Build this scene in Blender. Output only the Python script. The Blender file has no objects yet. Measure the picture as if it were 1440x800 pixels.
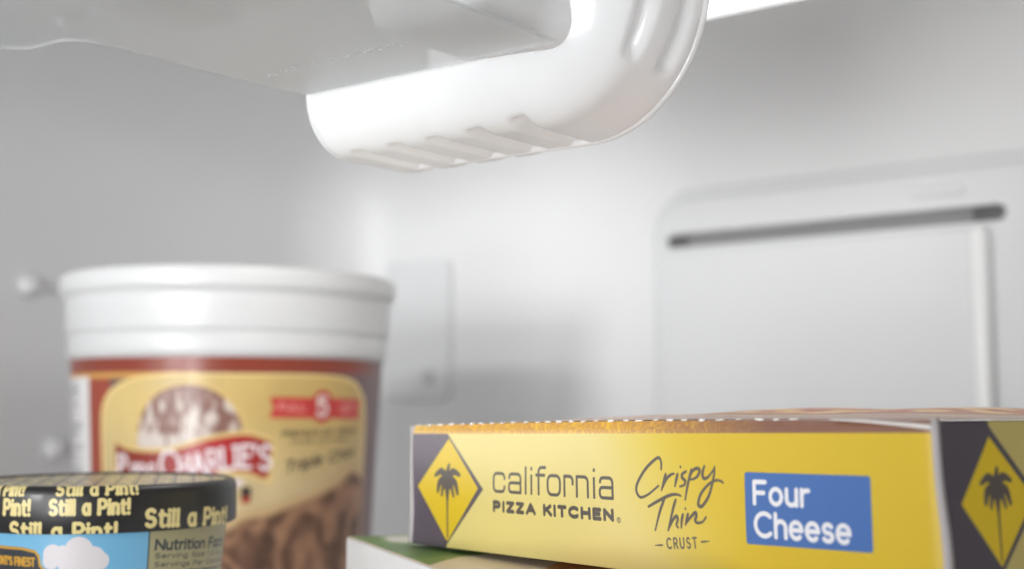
import bpy, bmesh, math, random
import numpy as np
from mathutils import Vector, Matrix
random.seed(7)
rng = np.random.default_rng(7)
S = bpy.context.scene
COL = S.collection
R = math.radians

# ------------------------------------------------------------------ camera, world, lamps, exposure
cam_d = bpy.data.cameras.new('camera'); cam = bpy.data.objects.new('camera', cam_d); COL.objects.link(cam)
cam_d.lens = 44.5; cam_d.sensor_width = 36.0; cam_d.clip_start = 0.005; cam_d.clip_end = 50
cam.location = (0, 0, 0)
cam.rotation_euler = (R(90) + math.atan(169/1780), 0, R(38))
cam_d.dof.use_dof = True
cam_d.dof.focus_distance = 0.37
cam_d.dof.aperture_fstop = 0.0445/0.0055
cam_d.dof.aperture_blades = 0
S.camera = cam

W = bpy.data.worlds.new('World'); S.world = W; W.use_nodes = True
bg = W.node_tree.nodes['Background']; bg.inputs[0].default_value = (0.94, 0.97, 1.0, 1); bg.inputs[1].default_value = 0.20
S.view_settings.view_transform = 'Standard'; S.view_settings.look = 'None'
S.view_settings.exposure = 0.16; S.view_settings.gamma = 1.0
S.render.engine = 'CYCLES'
S.cycles.use_denoising = True
S.cycles.max_bounces = 10; S.cycles.diffuse_bounces = 6; S.cycles.transmission_bounces = 8; S.cycles.transparent_max_bounces = 12
S.cycles.sample_clamp_indirect = 6.0

def area(name, loc, target, sx, sy, power, col=(1, 1, 1), spread=180):
    d = bpy.data.lights.new(name, 'AREA'); d.shape = 'RECTANGLE'; d.size = sx; d.size_y = sy; d.energy = power; d.color = col; d.spread = R(spread)
    o = bpy.data.objects.new(name, d); COL.objects.link(o); o.location = loc
    o.rotation_euler = (Vector(target) - Vector(loc)).to_track_quat('-Z', 'Y').to_euler()
    return o
area('key_softbox', (-0.37, -0.62, 0.085), (-0.68, 0.86, 0.07), 0.16, 0.16, 0.54, (0.98, 0.99, 1.0), spread=62)
area('added_wall_light', (-0.45, -0.62, 0.34), (-0.765, 0.86, 0.135), 0.10, 0.10, 0.095, (0.98, 0.99, 1.0), spread=22)  # unseen narrow lamp added to make the bright pool on the back wall
area('strip_softbox', (-0.72, -0.75, 0.06), (-0.6, 0.5, 0.05), 0.06, 0.7, 0.40, (1.0, 1.0, 1.0))

area('added_bin_light', (-0.04, -0.52, -0.06), (-0.25, 0.28, 0.115), 0.34, 0.30, 0.43, (0.98, 0.99, 1.0), spread=40)  # unseen lamp added from below to brighten the ice bin
area('side_softbox', (-1.22, 0.02, -0.04), (-0.2, 0.32, -0.02), 0.34, 0.62, 1.6, (1.0, 1.0, 1.0))
area('added_fill_light', (-0.75, -1.0, 0.45), (-0.45, 0.5, 0.05), 1.1, 0.9, 2.3, (0.97, 0.985, 1.0))  # unseen large lamp added as soft fill from the left front

# ------------------------------------------------------------------ helpers: objects
def link(name, me, mats=(), parent=None):
    o = bpy.data.objects.new(name, me); COL.objects.link(o)
    for m in (mats if isinstance(mats, (list, tuple)) else (mats,)):
        me.materials.append(m)
    if parent: o.parent = parent
    return o
def tag(o, label=None, cat=None, group=None, kind=None):
    if label: o['label'] = label
    if cat: o['category'] = cat
    if group: o['group'] = group
    if kind: o['kind'] = kind
    return o
def empty(name, loc, rot=(0, 0, 0)):
    o = bpy.data.objects.new(name, None); COL.objects.link(o); o.location = loc; o.rotation_euler = rot
    o.empty_display_size = 0.02
    return o
def smooth(me, on=True):
    for p in me.polygons: p.use_smooth = on
def grid(fn, nu, nv, flip=False, sm=True, uvf=None, name='g'):
    """sheet from fn(u,v) with UV; u,v in 0..1"""
    vs = [fn(i/nu, j/nv) for j in range(nv+1) for i in range(nu+1)]
    fs = []
    for j in range(nv):
        for i in range(nu):
            a = j*(nu+1)+i; q = (a, a+1, a+nu+2, a+nu+1)
            fs.append(q[::-1] if flip else q)
    me = bpy.data.meshes.new(name); me.from_pydata(vs, [], fs)
    uv = me.uv_layers.new(name='UVMap')
    co = [((uvf(i/nu, j/nv)) if uvf else (i/nu, j/nv)) for j in range(nv+1) for i in range(nu+1)]
    for l in me.loops: uv.data[l.index].uv = co[l.vertex_index]
    smooth(me, sm); me.update()
    return me
def lathe(prof, n=96, a0=-180, a1=180, uvz=None, name='lathe'):
    """revolve (r,z); u = angle 0..1; v = z mapped by uvz=(z0,z1)"""
    m = len(prof)-1
    def f(u, v):
        r, z = prof[round(v*m)]; a = R(a0+(a1-a0)*u)
        return (r*math.cos(a), r*math.sin(a), z)
    def g(u, v):
        z = prof[round(v*m)][1]
        return ((a0+(a1-a0)*u+180)/360, (z-uvz[0])/(uvz[1]-uvz[0]) if uvz else v)
    return grid(f, n, m, uvf=g, name=name)
def box_me(x0, x1, y0, y1, z0, z1, bev=0.0, seg=2, name='b', sm=True):
    bm = bmesh.new(); bmesh.ops.create_cube(bm, size=1)
    for v in bm.verts:
        v.co = Vector(((x0+x1)/2+v.co.x*(x1-x0), (y0+y1)/2+v.co.y*(y1-y0), (z0+z1)/2+v.co.z*(z1-z0)))
    if bev > 0:
        bmesh.ops.bevel(bm, geom=bm.edges[:], offset=bev, segments=seg, profile=0.5, affect='EDGES')
    me = bpy.data.meshes.new(name); bm.to_mesh(me); bm.free(); smooth(me, sm and bev > 0)
    return me
def rrect(x0, x1, z0, z1, r, n=8):
    pts = []
    for cx, cz, a in ((x1-r, z1-r, 0), (x0+r, z1-r, 90), (x0+r, z0+r, 180), (x1-r, z0+r, 270)):
        for k in range(n+1):
            t = R(a+90*k/n); pts.append((cx+r*math.cos(t), cz+r*math.sin(t)))
    return pts
def plate(rings, name='plate', cap=True):
    """rings of equal length, each a list of 3D points; skins them and caps the last"""
    vs = [p for r in rings for p in r]; n = len(rings[0]); fs = []
    for k in range(len(rings)-1):
        for i in range(n):
            j = (i+1) % n
            fs.append((k*n+i, k*n+j, (k+1)*n+j, (k+1)*n+i))
    if cap: fs.append(tuple((len(rings)-1)*n+i for i in range(n)))
    me = bpy.data.meshes.new(name); me.from_pydata(vs, [], fs)
    bm = bmesh.new(); bm.from_mesh(me); bmesh.ops.recalc_face_normals(bm, faces=bm.faces[:]); bm.to_mesh(me); bm.free()
    for p in me.polygons: p.use_smooth = len(p.vertices) == 4
    return me
def raised(x0, x1, z0, z1, r, h, bev, y, n=8, name='raised'):
    """raised plate on a wall facing -Y, with rounded outline and rounded rim"""
    rings = []
    K = 5
    rings.append([(x, y+0.002, z) for x, z in rrect(x0, x1, z0, z1, r, n)])
    for k in range(K+1):
        t = k/K*math.pi/2
        ins = bev*(1-math.cos(t)); out = (h-bev)+bev*math.sin(t)
        rings.append([(x, y-out, z) for x, z in rrect(x0+ins, x1-ins, z0+ins, z1-ins, max(r-ins, 0.0004), n)])
    return plate(rings, name)
def apply_mods(o):
    dg = bpy.context.evaluated_depsgraph_get(); me = bpy.data.meshes.new_from_object(o.evaluated_get(dg))
    o.modifiers.clear(); o.data = me
    return o
def boolean(o, cutter):
    m = o.modifiers.new('b', 'BOOLEAN'); m.operation = 'DIFFERENCE'; m.object = cutter; m.solver = 'EXACT'
    apply_mods(o); bpy.data.objects.remove(cutter)
    return o

# ------------------------------------------------------------------ helpers: materials
def mat(name, col=(0.8, 0.8, 0.8), rough=0.4, bump=0.0, bscale=300.0, spec=0.5, coat=0.0, var=0.0, vscale=8.0, img=None, sub=0.0, broad=0.0, interp='Linear'):
    m = bpy.data.materials.new(name); m.use_nodes = True; nt = m.node_tree; N = nt.nodes; L = nt.links
    p = N['Principled BSDF']; p.inputs['Roughness'].default_value = rough
    p.inputs['Specular IOR Level'].default_value = spec; p.inputs['Coat Weight'].default_value = coat
    p.inputs['Coat Roughness'].default_value = 0.12
    if sub:
        p.inputs['Subsurface Weight'].default_value = sub; p.inputs['Subsurface Radius'].default_value = (1, 1, 1); p.inputs['Subsurface Scale'].default_value = 0.003
    src = None
    if img is not None:
        t = N.new('ShaderNodeTexImage'); t.image = img; t.interpolation = interp; t.extension = 'EXTEND'; src = t.outputs[0]
    tc = N.new('ShaderNodeTexCoord')
    if var:
        nz = N.new('ShaderNodeTexNoise'); nz.inputs['Scale'].default_value = vscale; nz.inputs['Detail'].default_value = 4
        L.new(tc.outputs['Object'], nz.inputs['Vector'])
        mp = N.new('ShaderNodeMapRange'); mp.inputs['To Min'].default_value = 1-var; mp.inputs['To Max'].default_value = 1+var*0.4
        L.new(nz.outputs[0], mp.inputs['Value'])
        mx = N.new('ShaderNodeMix'); mx.data_type = 'RGBA'; mx.blend_type = 'MULTIPLY'; mx.inputs[0].default_value = 1
        if src: L.new(src, mx.inputs[6])
        else: mx.inputs[6].default_value = (*col, 1)
        L.new(mp.outputs[0], mx.inputs[7]); src = mx.outputs[2]
    if src: L.new(src, p.inputs['Base Color'])
    else: p.inputs['Base Color'].default_value = (*col, 1)
    if bump:
        nz = N.new('ShaderNodeTexNoise'); nz.inputs['Scale'].default_value = bscale; nz.inputs['Detail'].default_value = 3
        L.new(tc.outputs['Object'], nz.inputs['Vector'])
        b = N.new('ShaderNodeBump'); b.inputs['Strength'].default_value = bump; b.inputs['Distance'].default_value = 0.001
        L.new(nz.outputs[0], b.inputs['Height']); last = b
        if broad:
            n2 = N.new('ShaderNodeTexNoise'); n2.inputs['Scale'].default_value = 18; n2.inputs['Detail'].default_value = 2
            L.new(tc.outputs['Object'], n2.inputs['Vector'])
            b2 = N.new('ShaderNodeBump'); b2.inputs['Strength'].default_value = broad; b2.inputs['Distance'].default_value = 0.004
            L.new(n2.outputs[0], b2.inputs['Height']); L.new(b.outputs[0], b2.inputs['Normal']); last = b2
        L.new(last.outputs[0], p.inputs['Normal'])
        r = N.new('ShaderNodeMapRange'); r.inputs['To Min'].default_value = max(rough-0.05, 0.05); r.inputs['To Max'].default_value = rough+0.08
        n3 = N.new('ShaderNodeTexNoise'); n3.inputs['Scale'].default_value = 25; L.new(tc.outputs['Object'], n3.inputs['Vector'])
        L.new(n3.outputs[0], r.inputs['Value']); L.new(r.outputs[0], p.inputs['Roughness'])
    return m

# ------------------------------------------------------------------ helpers: print (flat lettering and artwork, drawn in millimetres)
def lin(c): return tuple(((x/255+0.055)/1.055)**2.4 if x/255 > 0.04045 else x/255/12.92 for x in c)
def catmull(pts, n=8):
    if len(pts) < 3: return pts
    P = [pts[0]]+list(pts)+[pts[-1]]; out = []
    for i in range(1, len(P)-2):
        p0, p1, p2, p3 = [np.array(P[i+k], float) for k in (-1, 0, 1, 2)]
        for k in range(n):
            t = k/n
            out.append(tuple(0.5*((2*p1)+(-p0+p2)*t+(2*p0-5*p1+4*p2-p3)*t*t+(-p0+3*p1-3*p2+p3)*t**3)))
    out.append(tuple(pts[-1])); return out
class Canvas:
    def __init__(s, x0, x1, z0, z1, ppm, col):
        s.x0, s.x1, s.z0, s.z1, s.k = x0, x1, z0, z1, ppm
        s.w = int(round((x1-x0)*ppm)); s.h = int(round((z1-z0)*ppm))
        s.a = np.empty((s.h, s.w, 3), np.float32); s.a[:] = np.array(col, np.float32)/255
    def win(s, xs, zs, pad):
        i0 = max(0, int((min(xs)-pad-s.x0)*s.k)); i1 = min(s.w, int((max(xs)+pad-s.x0)*s.k)+2)
        j0 = max(0, int((min(zs)-pad-s.z0)*s.k)); j1 = min(s.h, int((max(zs)+pad-s.z0)*s.k)+2)
        if i1 <= i0 or j1 <= j0: return None
        X = s.x0+(np.arange(i0, i1)+0.5)/s.k; Z = s.z0+(np.arange(j0, j1)+0.5)/s.k
        return i0, i1, j0, j1, *np.meshgrid(X, Z)
    def put(s, w, cov, col):
        i0, i1, j0, j1 = w[:4]; c = np.clip(cov, 0, 1)[..., None].astype(np.float32)
        c3 = col if isinstance(col, np.ndarray) and col.ndim == 3 else np.array(col, np.float32)/255
        s.a[j0:j1, i0:i1] = s.a[j0:j1, i0:i1]*(1-c)+c3*c
    def stroke(s, pts, wd, col, butt=False, tex=None):
        pts = [tuple(map(float, p)) for p in pts]
        if len(pts) == 1: pts = pts*2
        w = s.win([p[0] for p in pts], [p[1] for p in pts], wd)
        if not w: return
        X, Z = w[4], w[5]; D = np.full(X.shape, 1e9)
        for q, ((ax, az), (bx, bz)) in enumerate(zip(pts[:-1], pts[1:])):
            dx, dz = bx-ax, bz-az; L = math.hypot(dx, dz)+1e-9
            t = ((X-ax)*dx+(Z-az)*dz)/L
            if butt:
                d = np.abs((X-ax)*dz-(Z-az)*dx)/L
                lo = 0 if q == 0 else -wd/2; hi = L if q == len(pts)-2 else L+wd/2
                tt = np.clip(t, 0, L); dr = np.hypot(X-ax-dx/L*tt, Z-az-dz/L*tt)
                d = np.where((t >= 0) & (t <= L), d, np.where(((t < 0) & (q == 0)) | ((t > L) & (q == len(pts)-2)), 1e9, dr))
            else:
                tt = np.clip(t, 0, L); d = np.hypot(X-ax-dx/L*tt, Z-az-dz/L*tt)
            D = np.minimum(D, d)
        s.put(w, (wd/2-D)*s.k+0.5, col)
    def poly(s, pts, col, soft=0.0):
        xs = [p[0] for p in pts]; zs = [p[1] for p in pts]; w = s.win(xs, zs, soft+0.2)
        if not w: return
        X, Z = w[4], w[5]; ins = np.zeros(X.shape, bool); D = np.full(X.shape, 1e9)
        for (ax, az), (bx, bz) in zip(pts, pts[1:]+pts[:1]):
            c = ((az > Z) != (bz > Z))
            with np.errstate(divide='ignore', invalid='ignore'):
                ins ^= c & (X < (bx-ax)*(Z-az)/((bz-az) if bz != az else 1e-12)+ax)
            dx, dz = bx-ax, bz-az; L2 = dx*dx+dz*dz+1e-12
            t = np.clip(((X-ax)*dx+(Z-az)*dz)/L2, 0, 1); D = np.minimum(D, np.hypot(X-ax-dx*t, Z-az-dz*t))
        sd = np.where(ins, D, -D)
        s.put(w, (sd/soft+0.5) if soft else sd*s.k+0.5, col if not callable(col) else col(X, Z))
    def rect(s, x0, x1, z0, z1, col): s.poly([(x0, z0), (x1, z0), (x1, z1), (x0, z1)], col)
    def ell(s, cx, cz, rx, rz, col, soft=0.0): s.poly([(cx+rx*math.cos(t), cz+rz*math.sin(t)) for t in np.linspace(0, 2*math.pi, 48)[:-1]], col, soft)
    def image(s, name):
        im = bpy.data.images.new(name, s.w, s.h)
        a = np.ones((s.h, s.w, 4), np.float32); a[..., :3] = np.clip(s.a, 0, 1)
        im.pixels.foreach_set(a.ravel()); im.update(); im.pack()
        return im
def vnoise(X, Z, f, seed=0):
    r = np.random.default_rng(seed); G = r.random((64, 64)); x = X*f % 63; z = Z*f % 63
    i = x.astype(int); j = z.astype(int); u = x-i; v = z-j; u = u*u*(3-2*u); v = v*v*(3-2*v)
    i2 = (i+1) % 64; j2 = (j+1) % 64
    return (G[j, i]*(1-u)+G[j, i2]*u)*(1-v)+(G[j2, i]*(1-u)+G[j2, i2]*u)*v
def fnoise(X, Z, f, o=4, seed=0): return sum(vnoise(X, Z, f*2**k, seed+k)/2**k for k in range(o))/sum(1/2**k for k in range(o))

def arc(cx, cy, rx, ry, a0, a1, n=14): return [(cx+rx*math.cos(R(a)), cy+ry*math.sin(R(a))) for a in np.linspace(a0, a1, n)]
h = 0.70
G = {
 'A': (.78, [[(0, 0), (.39, 1), (.78, 0)], [(.14, .33), (.64, .33)]]),
 'B': (.66, [[(.0, 0), (0, 1), (.35, 1)]+arc(.35, .76, .27, .24, 90, -90)+[(0, .52)], [(.35, .52)]+arc(.36, .26, .30, .26, 90, -90)+[(0, 0)]]),
 'C': (.80, [arc(.46, .5, .46, .5, 48, 312, 26)]),
 'D': (.75, [[(0, 0), (0, 1), (.3, 1)]+arc(.3, .5, .45, .5, 90, -90, 18)+[(0, 0)]]),
 'E': (.58, [[(.58, 1), (0, 1), (0, 0), (.58, 0)], [(0, .52), (.5, .52)]]),
 'F': (.56, [[(0, 0), (0, 1), (.56, 1)], [(0, .5), (.48, .5)]]),
 'G': (.84, [arc(.46, .5, .46, .5, 48, 330, 24)+[(.88, .45), (.5, .45)]]),
 'H': (.72, [[(0, 0), (0, 1)], [(.72, 0), (.72, 1)], [(0, .52), (.72, .52)]]),
 'I': (.0, [[(0, 0), (0, 1)]]),
 'K': (.66, [[(0, 0), (0, 1)], [(.64, 1), (.04, .45)], [(.22, .62), (.68, 0)]]),
 'L': (.54, [[(0, 1), (0, 0), (.54, 0)]]),
 'M': (.9, [[(0, 0), (0, 1), (.45, .3), (.9, 1), (.9, 0)]]),
 'N': (.72, [[(0, 0), (0, 1), (.72, 0), (.72, 1)]]),
 'O': (.92, [arc(.46, .5, .46, .5, 0, 360, 30)]),
 'P': (.62, [[(0, 0), (0, 1), (.32, 1)]+arc(.34, .72, .28, .28, 90, -90)+[(0, .44)]]),
 'Q': (.92, [arc(.46, .5, .46, .5, 0, 360, 30), [(.55, .25), (.9, -.05)]]),
 'R': (.64, [[(0, 0), (0, 1), (.32, 1)]+arc(.34, .73, .28, .27, 90, -90)+[(0, .46)], [(.32, .46), (.66, 0)]]),
 'S': (.60, [arc(.30, .75, .27, .25, 35, 250, 16)+arc(.30, .26, .30, .26, 80, -145, 16)]),
 'T': (.66, [[(0, 1), (.66, 1)], [(.33, 1), (.33, 0)]]),
 'U': (.70, [[(0, 1), (0, .34)]+arc(.35, .34, .35, .34, 180, 360)+[(.70, 1)]]),
 'V': (.74, [[(0, 1), (.37, 0), (.74, 1)]]),
 'W': (1.0, [[(0, 1), (.25, 0), (.5, .9), (.75, 0), (1.0, 1)]]),
 'k': (.48, [[(0, 0), (0, 1)], [(.44, h), (.02, .3)], [(.16, .42), (.48, 0)]]),
 'Y': (.7, [[(0, 1), (.35, .45), (.7, 1)], [(.35, .45), (.35, 0)]]),
 'Z': (.62, [[(0, 1), (.62, 1), (0, 0), (.62, 0)]]),
 'a': (.54, [arc(.27, .35, .27, .35, 0, 360, 24), [(.54, h), (.54, 0)]]),
 'b': (.54, [arc(.27, .35, .27, .35, 0, 360, 24), [(0, 1), (0, 0)]]),
 'c': (.50, [arc(.28, .35, .28, .35, 45, 315, 20)]),
 'd': (.54, [arc(.27, .35, .27, .35, 0, 360, 24), [(.54, 1), (.54, 0)]]),
 'e': (.56, [[(.02, .36), (.56, .36)]+arc(.28, .35, .28, .35, 0, 310, 24)]),
 'f': (.32, [[(.12, 0), (.12, .8)]+arc(.32, .8, .2, .2, 180, 90, 6), [(0, h), (.32, h)]]),
 'g': (.54, [arc(.27, .35, .27, .35, 0, 360, 24), [(.54, h), (.54, -.1)]+arc(.27, -.1, .27, .2, 0, -150, 8)]),
 'h': (.50, [[(0, 0), (0, 1)], [(0, .4)]+arc(.25, .44, .25, .26, 180, 0)+[(.5, 0)]]),
 'i': (.0, [[(0, 0), (0, h)], [(0, .96), (0, .97)]]),
 'l': (.0, [[(0, 0), (0, 1)]]),
 'm': (.76, [[(0, 0), (0, h)], [(0, .4)]+arc(.19, .48, .19, .22, 180, 0)+[(.38, 0)], [(.38, .4)]+arc(.57, .48, .19, .22, 180, 0)+[(.76, 0)]]),
 'n': (.50, [[(0, 0), (0, h)], [(0, .4)]+arc(.25, .44, .25, .26, 180, 0)+[(.5, 0)]]),
 'o': (.56, [arc(.28, .35, .28, .35, 0, 360, 26)]),
 'p': (.54, [arc(.27, .35, .27, .35, 0, 360, 24), [(0, h), (0, -.28)]]),
 'r': (.30, [[(0, 0), (0, h)], [(0, .42)]+arc(.26, .44, .26, .25, 180, 75, 8)]),
 's': (.42, [arc(.21, .52, .19, .18, 30, 250, 12)+arc(.21, .175, .21, .175, 80, -150, 12)]),
 't': (.34, [[(.12, .92), (.12, .16)]+arc(.27, .16, .15, .16, 180, 280, 6), [(0, h), (.34, h)]]),
 'u': (.48, [[(0, h), (0, .26)]+arc(.24, .25, .24, .25, 180, 360)+[(.48, h)], [(.48, .3), (.48, 0)]]),
 'v': (.5, [[(0, h), (.25, 0), (.5, h)]]),
 'y': (.5, [[(0, h), (.25, 0)], [(.5, h), (.15, -.28)]]),
 'z': (.45, [[(0, h), (.45, h), (0, 0), (.45, 0)]]),
 '!': (.0, [[(0, .34), (0, 1)], [(0, .0), (0, .02)]]),
 '5': (.58, [[(.52, 1), (.08, 1), (.04, .56)]+arc(.28, .33, .30, .33, 125, -150, 18)]),
 '1': (.2, [[(0, .8), (.2, 1), (.2, 0)]]), '0': (.56, [arc(.28, .5, .28, .5, 0, 360, 24)]),
 '2': (.55, [arc(.27, .73, .26, .27, 160, -30, 12)+[(0, 0), (.55, 0)]]),
 "'": (.0, [[(0, 1), (0, .75)]]), '.': (0, [[(0, 0), (0, .01)]]), '-': (.3, [[(0, .4), (.3, .4)]]), ' ': (.25, []),
}
def text(cv, s, org, cap, wt, col, sx=1.0, gap=0.24, ang=0.0, slab=False, butt=False, fit=None, slant=0.0):
    """letters of cap height `cap` mm; fit = total width in mm; returns width"""
    adv = [G[c][0] for c in s]; tot = sum(adv)+gap*(len(s)-1)
    kx = (fit/tot) if fit else cap*sx
    ca, sa = math.cos(R(ang)), math.sin(R(ang)); x = 0
    for c, a in zip(s, adv):
        for pl in G[c][1]:
            P = []
            for px, py in pl:
                X = (x+px)*kx+slant*py*cap; Z = py*cap
                P.append((org[0]+X*ca-Z*sa, org[1]+X*sa+Z*ca))
            cv.stroke(P, wt, col, butt)
            if slab and len(pl) >= 2 and c not in "!.'":
                for e, f in ((0, 1), (-1, -2)):
                    (ex, ey), (fx, fy) = pl[e], pl[f]
                    if abs(ex-fx) < 0.08 and abs(ey-fy) > 0.25 and not (c in 'aut' and e == 0 and ey > .3 and c != 'u'):
                        w_ = 0.20
                        l_, r_ = (-w_*1.15, w_) if ey < 0.3 else (-w_*1.15, 0.02)
                        if c in 'P' and ey > .5: continue
                        if c in 'HIKNM': l_, r_ = -w_, w_
                        q = []
                        for dx in (l_, r_):
                            X = (x+ex+dx)*kx+slant*ey*cap; Z = ey*cap+(wt*0.18 if ey < .3 else -wt*0.18)
                            q.append((org[0]+X*ca-Z*sa, org[1]+X*sa+Z*ca))
                        cv.stroke(q, wt*0.72, col, True)
        x += a+gap
    return tot*kx

# ------------------------------------------------------------------ materials of the place
M_liner = mat('white_liner_plastic', (0.80, 0.80, 0.80), 0.42, 0.04, 900, 0.4, var=0.05, vscale=5, broad=0.05)
M_panel = mat('panel_plastic', (0.74, 0.745, 0.75), 0.38, 0.03, 900, 0.4)
M_slot = mat('slot_shade_grey', (0.26, 0.26, 0.265), 0.6)  # dark grey stands in for the shade inside the duct slot
M_screw = mat('screw_white', (0.90, 0.90, 0.90), 0.22)
M_ice = mat('ice_maker_grey', (0.78, 0.78, 0.78), 0.45, 0.03, 600)
M_dial = mat('dial_grey', (0.62, 0.62, 0.63), 0.35)
M_ctop = mat('white_tub_plastic', (0.70, 0.70, 0.70), 0.30, 0.02, 500, 0.5, sub=0.1)
M_paper = mat('white_board', (0.80, 0.78, 0.77), 0.55, 0.05, 900)
M_edge = mat('cut_board_edge', (0.50, 0.46, 0.46), 0.8, 0.1, 1500)

# frosted translucent plastic of the bin
def frosted(name, mixt, col, rough):
    m = bpy.data.materials.new(name); m.use_nodes = True; nt = m.node_tree; N = nt.nodes; L = nt.links
    p = N['Principled BSDF']; p.inputs['Base Color'].default_value = (*col, 1); p.inputs['Roughness'].default_value = rough
    p.inputs['Coat Weight'].default_value = 0.6; p.inputs['Coat Roughness'].default_value = 0.08
    t = N.new('ShaderNodeBsdfTranslucent'); t.inputs[0].default_value = (*col, 1)
    mx = N.new('ShaderNodeMixShader'); mx.inputs[0].default_value = mixt
    nz = N.new('ShaderNodeTexNoise'); nz.inputs['Scale'].default_value = 45; nz.inputs['Detail'].default_value = 5
    tc = N.new('ShaderNodeTexCoord'); L.new(tc.outputs['Object'], nz.inputs[0])
    b = N.new('ShaderNodeBump'); b.inputs['Strength'].default_value = 0.08; b.inputs['Distance'].default_value = 0.002
    L.new(nz.outputs[0], b.inputs['Height']); L.new(b.outputs[0], p.inputs['Normal'])
    L.new(p.outputs[0], mx.inputs[1]); L.new(t.outputs[0], mx.inputs[2])
    tr = N.new('ShaderNodeBsdfTransparent'); m2 = N.new('ShaderNodeMixShader'); m2.inputs[0].default_value = 0.27
    L.new(mx.outputs[0], m2.inputs[1]); L.new(tr.outputs[0], m2.inputs[2]); L.new(m2.outputs[0], N['Material Output'].inputs[0])
    return m
M_bin = frosted('frosted_bin_plastic', 0.45, (0.93, 0.935, 0.94), 0.25)
def clear_sheet():
    m = bpy.data.materials.new('clear_sheet_plastic'); m.use_nodes = True; nt = m.node_tree; N = nt.nodes; L = nt.links
    p = N['Principled BSDF']; p.inputs['Base Color'].default_value = (0.84, 0.87, 0.89, 1); p.inputs['Roughness'].default_value = 0.36
    p.inputs['Coat Weight'].default_value = 0.08; p.inputs['Coat Roughness'].default_value = 0.05
    t = N.new('ShaderNodeBsdfTransparent'); t.inputs[0].default_value = (0.9, 0.9, 0.9, 1)
    mx = N.new('ShaderNodeMixShader'); mx.inputs[0].default_value = 0.60
    L.new(p.outputs[0], mx.inputs[1]); L.new(t.outputs[0], mx.inputs[2]); L.new(mx.outputs[0], N['Material Output'].inputs[0])
    return m
M_sheet = clear_sheet()

# ------------------------------------------------------------------ freezer compartment
X0, X1, Y0, Y1, Z0, Z1 = -0.87, 0.13, 0.190, 0.86, -0.128, 0.262
bm = bmesh.new(); bmesh.ops.create_cube(bm, size=1)
for v in bm.verts: v.co = Vector(((X0+X1)/2+v.co.x*(X1-X0), (Y0+Y1)/2+v.co.y*(Y1-Y0), (Z0+Z1)/2+v.co.z*(Z1-Z0)))
ff = [f for f in bm.faces if f.normal.y < -0.5]; bmesh.ops.delete(bm, geom=ff, context='FACES_ONLY')
ed = [e for e in bm.edges if len(e.link_faces) == 2]
bmesh.ops.bevel(bm, geom=ed, offset=0.085, segments=10, profile=0.5, affect='EDGES')
for f in bm.faces: f.normal_flip(); f.smooth = True
me = bpy.data.meshes.new('freezer_liner'); bm.to_mesh(me); bm.free()
tag(link('wall', me, M_liner), kind='structure')

# small domed pins on the left wall
def pin(y, z, label):
    t = empty('wall_pin', (X0, y, z), (0, R(90), 0))
    prof = [(0.0072, 0), (0.0072, 0.001), (0.0060, 0.0016), (0.0058, 0.006)]+[(0.0058*math.cos(R(a)), 0.006+0.0035*math.sin(R(a))) for a in range(10, 91, 16)]+[(0.0, 0.0095)]
    link('stud', lathe([(a*1.15, b) for a, b in prof], 32), M_screw, t)
    link('washer', lathe([(0.0105, 0), (0.0105, 0.0008), (0.0098, 0.0012), (0.0, 0.0012)], 32), M_panel, t)
    tag(t, label, 'wall pin', 'round studs on the left wall')
pin(0.522, 0.089, 'upper white round stud on the left wall, left of the big tub lid')
pin(0.548, -0.033, 'lower white round stud on the left wall, just above the pint lid')

# small cover plate on the back wall beside the tub
t = empty('corner_cover', (-0.79, Y1, 0.06))
o = link('plate', raised(-0.045, 0.051, -0.056, 0.072, 0.011, 0.006, 0.0025, 0, name='plate'), M_panel, t)
o2 = link('screw', lathe([(0.0070, 0), (0.0070, 0.0016), (0.0055, 0.0034), (0.0026, 0.0036), (0.0022, 0.0008), (0.0, 0.0008)], 24), M_dial, t)
o2.location = (0.027, -0.0061, -0.035); o2.rotation_euler = (R(90), 0, 0)
tag(t, 'small rounded white cover plate with one screw on the back wall beside the tub', 'cover plate')

# air duct cover on the back wall
t = empty('duct_cover', (-0.3665, Y1, 0.0))
DX = -0.3665
def dx(x): return x-DX
link('flange', raised(dx(-0.5260), dx(-0.199), -0.30, 0.1680, 0.038, 0.008, 0.006, 0, 14, 'flange'), M_panel, t)
body = link('frame', raised(dx(-0.5175), dx(-0.208), -0.30, 0.1590, 0.032, 0.022, 0.0065, 0, 14, 'frame'), M_panel, t)
cz = 0.1250
c = link('cutter', plate([[(x, y, z) for x, z in rrect(dx(-0.5065), dx(-0.2475), cz-0.0056, cz+0.0056, 0.0054, 8)] for y in (-0.05, -0.0135)], 'c'), M_panel, None)
cm = bmesh.new(); cm.from_mesh(c.data); es = [e for e in cm.edges if e.is_boundary]; bmesh.ops.holes_fill(cm, edges=es); bmesh.ops.recalc_face_normals(cm, faces=cm.faces[:]); cm.to_mesh(c.data); cm.free()
c.location = t.location
body.parent = None; body.location = t.location
cm = bmesh.new(); cm.from_mesh(body.data); bmesh.ops.holes_fill(cm, edges=[e for e in cm.edges if e.is_boundary]); bmesh.ops.recalc_face_normals(cm, faces=cm.faces[:]); cm.to_mesh(body.data); cm.free()
bpy.context.view_layer.update()
boolean(body, c); body.location = (0, 0, 0); body.parent = t
bm = bmesh.new(); bm.from_mesh(body.data)
for f in bm.faces: f.smooth = len(f.verts) == 4 and f.calc_area() < 4e-4
bm.to_mesh(body.data); bm.free()
link('slot_back', box_me(dx(-0.505), dx(-0.249), -0.0148, -0.0138, cz-0.0060, cz+0.0060), M_slot, t)
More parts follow.
